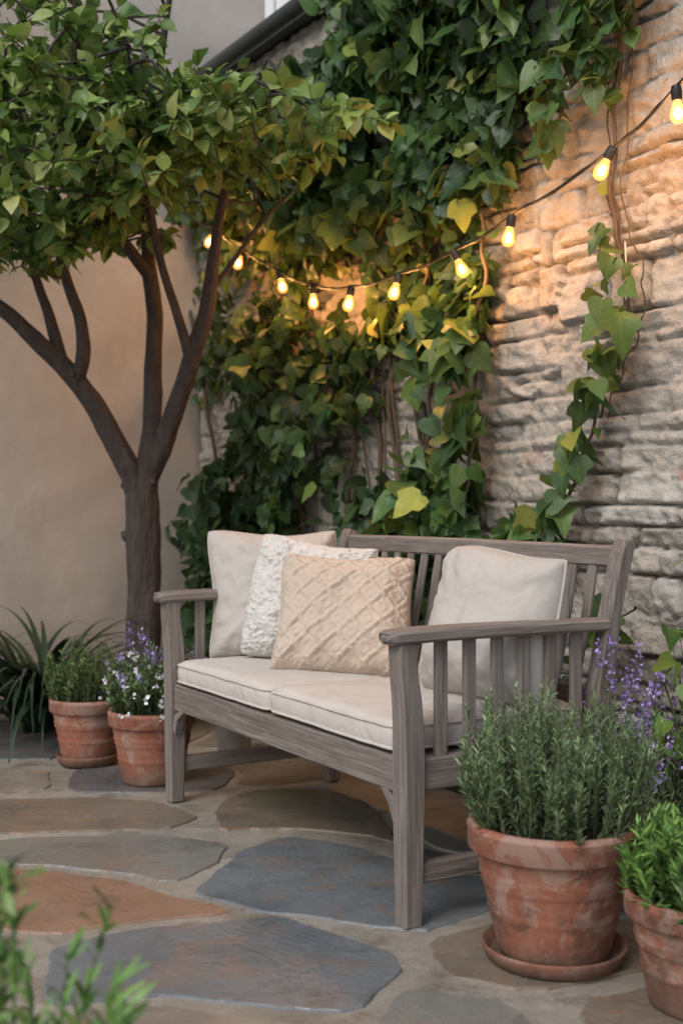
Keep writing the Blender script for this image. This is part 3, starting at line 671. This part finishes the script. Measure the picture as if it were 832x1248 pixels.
def bush(parent,c,r0,spread,h,ns,nn,nl,pal,w,zs,nw=1.,flop=.35,start=.1,name='rosemary_foliage',open_=.8):
    st=Acc();P=[];T=[];Nn=[];S_=[];C=[];tips=[]
    for i in range(ns):
        a=rng.uniform(0,2*np.pi); rr=r0*math.sqrt(rng.random()); k=rr/r0
        b=np.array([c[0]+rr*math.cos(a),c[1]+rr*math.sin(a),zs]); a2=a+rng.normal(0,.4)
        L=h*rng.uniform(.55,1.08)*(1-.15*k); out=np.array([math.cos(a2),math.sin(a2),0])
        sp=spread*(k**1.3)*rng.uniform(.5,1.1)
        e=b+out*sp+UP*L*(1-flop*k*rng.random()); mid=b+out*sp*.65+UP*L*.42+rng.normal(0,.008,3)
        path=catmull(np.array([b,mid,e+rng.normal(0,.008,3)]),6)
        tube(st,path,np.linspace(.002,.0009,len(path)),4,ncat=1,t=(.10,.12,.05))
        u=start+(1-start)*rng.random(nn)**.85; f=u*(len(path)-1); k0=np.minimum(f.astype(int),len(path)-2); fr=(f-k0)[:,None]
        base=path[k0]*(1-fr)+path[k0+1]*fr; d=nz(path[k0+1]-path[k0]); per=nz(np.cross(d,rng.normal(0,1,(nn,3))))
        P.append(base);T.append(d*rng.uniform(.6,1.3,(nn,1))+per*open_);Nn.append(per*-.3+d+.2*rng.normal(0,1,(nn,3)));S_.append(nl*rng.uniform(.6,1.15,nn)*(1-.35*(u>.93)))
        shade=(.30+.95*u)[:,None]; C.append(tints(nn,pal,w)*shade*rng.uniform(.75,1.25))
        tips.append((path[-1],d[-1],path))
    st.make('stems',M_needle,parent)
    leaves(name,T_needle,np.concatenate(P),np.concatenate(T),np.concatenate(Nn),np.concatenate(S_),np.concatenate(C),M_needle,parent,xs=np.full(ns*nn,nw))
    return tips
def florets(parent,spikes,pal,rad,n,size,name):
    pos=[];tip=[];nr=[]
    for (p,d,L) in spikes:
        u=rng.random(n); pos.append(p+d*(u*L)[:,None]+rng.normal(0,rad,(n,3))); tip.append(rng.normal(0,1,(n,3))+d*.8); nr.append(rng.normal(0,1,(n,3)))
    pos=np.concatenate(pos);m=len(pos)
    leaves(name,T_ovate,pos,np.concatenate(tip),np.concatenate(nr),size*rng.uniform(.6,1.2,m),tints(m,pal,[1]*len(pal)),M_petal,parent,xs=np.full(m,1.3))
RP=[(.13,.21,.10),(.18,.265,.125),(.25,.34,.165),(.08,.14,.06)]
LV=[(.30,.23,.50),(.40,.33,.60),(.22,.15,.39)]
p1=empty('potted_rosemary'); c1=(.42,2.43,0); saucer(p1,c1,.142); pot(p1,c1,.172,.108,.262,.0185)
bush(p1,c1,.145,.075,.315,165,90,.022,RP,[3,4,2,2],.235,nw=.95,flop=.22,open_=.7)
p2=empty('potted_tarragon'); c2=(.652,2.2,0); pot(p2,c2,.145,.098,.205,.005)
bush(p2,c2,.12,.04,.20,110,48,.034,[(.12,.24,.05),(.17,.31,.07),(.08,.17,.04)],[3,3,1],.17,nw=1.3,flop=.35,name='tarragon_foliage')
p3=empty('potted_thyme'); c3=(-.875,4.25,0); saucer(p3,c3,.105); pot(p3,c3,.132,.088,.215,.0185)
bush(p3,c3,.11,.05,.25,110,46,.024,[(.11,.18,.06),(.15,.23,.08),(.08,.14,.05)],[3,2,2],.19,nw=1.2,flop=.4)
p4=empty('potted_lavender'); c4=(-.61,3.97,0); pot(p4,c4,.142,.095,.235,.005)
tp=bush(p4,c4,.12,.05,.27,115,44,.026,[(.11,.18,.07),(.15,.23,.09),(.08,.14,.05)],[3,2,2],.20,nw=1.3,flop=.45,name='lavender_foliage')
florets(p4,[(t_[0]+UP*rng.uniform(-.01,.06),nz(t_[1]),.04) for t_ in tp[:30]],LV,.0045,16,.009,'lavender_flowers')
wf=[tp[i] for i in range(40,95)]
florets(p4,[(t_[0]-UP*rng.uniform(0,.12)+np.array([0,-.025,0]),nz(t_[1]),.006) for t_ in wf],[(.8,.8,.82),(.7,.7,.78)],.003,6,.014,'white_flowers')
gl=empty('lavender_plant'); cg=(.80,2.93,0)
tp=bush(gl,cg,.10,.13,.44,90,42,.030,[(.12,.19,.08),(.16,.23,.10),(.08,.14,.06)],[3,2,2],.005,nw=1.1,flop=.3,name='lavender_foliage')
florets(gl,[(t_[0]+rng.normal(0,.01,3),nz(t_[1]+rng.normal(0,.2,3)),.065) for t_ in tp[:60]],LV,.0055,25,.0105,'lavender_flowers')
tp=bush(gl,(.60,2.90,0),.08,.09,.56,32,22,.03,[(.12,.19,.08)],[1],.005,nw=1.,flop=.1,name='lavender_foliage_back')
florets(gl,[(t_[0],nz(t_[1]),.065) for t_ in tp],LV,.005,26,.0105,'lavender_flowers_back')
sh=empty('leafy_shrub'); n=90; q=rng.normal(0,1,(n,3))*np.array([.07,.06,.11])+np.array([.90,3.0,.38]); sa=Acc()
for k in range(n): tube(sa,[(.90,3.0,.005),((.90+q[k,0])/2,(3.0+q[k,1])/2,q[k,2]*.6),q[k]],[.003,.002,.001],4,ncat=3,t=(.10,.16,.05))
sa.make('stems',M_needle,sh)
leaves('leaves',T_heart,q,rng.normal(0,1,(n,3))*.7+np.array([0,-.5,-.3]),np.array([-.2,-.4,1.])+.4*rng.normal(0,1,(n,3)),rng.uniform(.045,.08,n),tints(n,[(.14,.25,.05),(.18,.31,.06),(.08,.17,.04)],[2,2,1]),M_leaf,sh)
def straps(name,c,n,L,w,colr):
    e=empty(name); ac=Acc()
    for i in range(n):
        a=rng.uniform(0,2*np.pi); out=np.array([math.cos(a),math.sin(a),0]); side=np.array([-out[1],out[0],0]); l=L*rng.uniform(.6,1.1); el=rng.uniform(.75,1.45); cur=rng.uniform(1.3,2.7)
        m=14;p=np.array(c,float)+out*.04*rng.random()+side*rng.normal(0,.04);V=[]
        for k in range(m):
            u=k/(m-1); ww=w*(.6+.6*math.sin(math.pi*min(1,u*1.1+.15)))*(1-u**4)*.5+.0005
            V+=[p-side*ww+UP*ww*.35,p.copy(),p+side*ww+UP*ww*.35]
            an=el-cur*u**1.3; p=p+(out*math.cos(an)+UP*math.sin(an))*l/(m-1)
        F=[]
        for k in range(m-1):
            for j in range(2): b=k*3+j; F.append((b,b+1,b+4,b+3))
        V=np.array(V); V[:,2]=np.maximum(V[:,2],.02)
        ac.add(V,F,np.array(colr)*rng.uniform(.5,1.5))
    ac.make('blades',tintmat(name+'_blade',.42),e); return e
straps('agapanthus_plant',(-1.17,4.78,.01),190,.74,.023,(.022,.048,.024))
straps('agapanthus_plant',(-.78,5.1,.01),80,.55,.020,(.02,.042,.02))
straps('agapanthus_plant',(-1.55,4.95,.01),90,.62,.020,(.02,.042,.02))
# foreground sprigs in their own pot
p5=empty('potted_tarragon'); c5=(-.375,1.36,0); pot(p5,c5,.14,.095,.20,.005)
P=[];T=[];NN=[];SZ=[];C=[];st=Acc()
for i in range(22):
    a=rng.uniform(0,2*np.pi); rr=.10*math.sqrt(rng.random()); b=np.array([c5[0]+rr*math.cos(a),c5[1]+rr*math.sin(a),.17]); L=rng.uniform(.10,.24)
    if i<6: L=[.37,.27,.32,.24,.30,.33][i]; b=np.array([[-.37,1.33,.17],[-.31,1.36,.17],[-.34,1.28,.17],[-.27,1.3,.17],[-.43,1.40,.17],[-.39,1.36,.17]][i])
    e=b+np.array([rng.normal(0,.03)+(b[0]-c5[0])*.4,rng.normal(0,.03),L]); path=catmull(np.array([b,(b+e)/2+rng.normal(0,.012,3),e]),8)
    tube(st,path,np.linspace(.0025,.0012,len(path)),5,ncat=1,t=(.12,.2,.06))
    m=int(34*L/.3); u=.15+.85*rng.random(m); f=u*(len(path)-1); k0=np.minimum(f.astype(int),len(path)-2); base=path[k0]+(path[k0+1]-path[k0])*(f-k0)[:,None]
    d=nz(path[k0+1]-path[k0]); per=nz(np.cross(d,rng.normal(0,1,(m,3))))
    P.append(base);T.append(d*.8+per*.7);NN.append(d-per*.3);SZ.append(rng.uniform(.03,.05,m));C.append(tints(m,[(.14,.27,.06),(.19,.33,.09),(.10,.19,.05)],[2,2,1]))
st.make('stems',M_needle,p5)
leaves('tarragon_leaves',T_needle,np.concatenate(P),np.concatenate(T),np.concatenate(NN),np.concatenate(SZ),np.concatenate(C),M_needle,p5,xs=np.full(sum(map(len,P)),1.5))
bk=empty('metal_bucket'); cb_=(-.386,4.42,0)
lathe('bucket_body',[(0,.006),(.055,.006),(.057,.012),(.072,.122),(.076,.125),(.076,.13),(.071,.13),(.068,.12),(.052,.016),(0,.015)],M_zinc,bk,40,cb_)
ba=Acc(); tube(ba,[(cb_[0]-.073,4.42,.122),(cb_[0]-.06,4.40,.165),(cb_[0],4.39,.19),(cb_[0]+.06,4.40,.165),(cb_[0]+.073,4.42,.122)],[.002]*5,6); ba.make('handle',M_zinc,bk)
ca=Acc(); tube(ca,[G(.93,.335,1.62),G(.93,.33,1.50),G(.925,.335,1.42),G(.92,.36,1.385),G(.925,.33,1.375),G(.93,.315,1.39)],[.0026]*6,6); ca.make('hanging_cord',M_cord)
# ================= STRING LIGHTS =================
sl=empty('string_lights')
m,nt,p,o=newmat('filament'); q=N(nt); em=q.n('ShaderNodeEmission'); em.inputs[0].default_value=(1,.58,.26,1); em.inputs[1].default_value=14; q.l(em.outputs[0],o.inputs[0]); M_fil=m
m,nt,p,o=newmat('bulb_glass'); q=N(nt); tr=q.n('ShaderNodeBsdfTransparent'); tr.inputs[0].default_value=(1,.93,.8,1); em=q.n('ShaderNodeEmission'); em.inputs[0].default_value=(1,.36,.07,1); em.inputs[1].default_value=1.1
a1=q.n('ShaderNodeAddShader'); q.l(tr.outputs[0],a1.inputs[0]); q.l(em.outputs[0],a1.inputs[1]); q.l(a1.outputs[0],o.inputs[0]); M_glass=m
try: m.cycles.emission_sampling='NONE'; M_fil.cycles.emission_sampling='NONE'
except Exception as ex: print(ex)
def onplane(s,h):
    k=(TSTR+1.447)/(.85+1.447); return -2.184+(s+2.184)*k, .907+(h-.907)*k
B=[onplane(s,h) for s,h in B]
cab=[(-.9,2.45),(-.3,2.12)]+[(s,h+.056) for s,h in B]+[(3.0,2.20),(3.34,2.36)]
cp=[]
for i in range(len(cab)-1):
    a,b=np.array(cab[i]),np.array(cab[i+1]); cp.append(a); mm=(a+b)/2; cp.append(mm-np.array([0,.010]))
cp.append(np.array(cab[-1])); cp=np.array(cp)
ac=Acc(); tube(ac,G(TSTR,cp[:,0],cp[:,1]),np.full(len(cp),.0042),8,ncat=5)
ac.make('cable',M_black,sl)
tw=Acc(); cc=catmull(np.column_stack([cp,0*cp[:,0]]),10); ph=np.arange(len(cc))*.6
tube(tw,G(TSTR+.004*np.cos(ph),cc[:,0],cc[:,1]+.004*np.sin(ph)),np.full(len(cc),.0028),6,ncat=1); tw.make('cable_twist',M_black,sl)
for i,(s,h) in enumerate(B):
    e=empty(f'bulb_{i}'); e.parent=sl; e.location=G(TSTR,s,h+.056); e.rotation_euler=(rng.normal(0,.2),rng.normal(0,.2),0)
    lathe('socket',[(0,.004),(.010,.004),(.0125,0),(.0135,-.012),(.0135,-.030),(.0125,-.034),(0,-.034)],M_black,e,20)
    lathe('glass',[(.010,-.034),(.0115,-.040),(.016,-.052),(.0195,-.064),(.0195,-.072),(.016,-.082),(.009,-.088),(.0005,-.090)],M_glass,e,24)
    lathe('filament',[(.0005,-.046),(.006,-.050),(.010,-.060),(.010,-.069),(.006,-.077),(.0005,-.079)],M_fil,e,12)
    ld=bpy.data.lights.new('bulb_light','POINT'); ld.energy=5.4; ld.color=(1,.45,.14); ld.shadow_soft_size=.017
    lo_=bpy.data.objects.new('bulb_light',ld); lo_.location=(0,0,-.065); link(lo_,e)
# ================= LIGHT, WORLD, CAMERA =================
w=bpy.data.worlds.new('World'); scene.world=w; w.use_nodes=True; nt=w.node_tree; bg=nt.nodes['Background']
sky=nt.nodes.new('ShaderNodeTexSky'); sky.sky_type='NISHITA'; sky.sun_disc=False; sky.sun_elevation=math.radians(46); sky.sun_rotation=math.radians(214); sky.dust_density=3
hs=nt.nodes.new('ShaderNodeHueSaturation'); hs.inputs['Saturation'].default_value=.6; nt.links.new(sky.outputs[0],hs.inputs['Color']); nt.links.new(hs.outputs[0],bg.inputs[0]); bg.inputs[1].default_value=.15
sd=bpy.data.lights.new('sun','SUN'); sd.energy=1.1; sd.angle=math.radians(26); sd.color=(1,.97,.92); so=bpy.data.objects.new('sun',sd); col.objects.link(so)
so.rotation_euler=Vector((-.4,-.6,.75)).to_track_quat('Z','Y').to_euler()
cd=bpy.data.cameras.new('camera'); cam=bpy.data.objects.new('camera',cd); col.objects.link(cam); cam.location=(0,0,.907); cam.rotation_euler=(math.radians(90-.46),0,0)
cd.sensor_fit='VERTICAL'; cd.sensor_height=36; cd.lens=43.27; cd.clip_end=200; cd.dof.use_dof=True; cd.dof.focus_distance=3.0; cd.dof.aperture_fstop=3.2
scene.camera=cam
scene.view_settings.view_transform='Standard'; scene.view_settings.look='None'; scene.view_settings.exposure=0
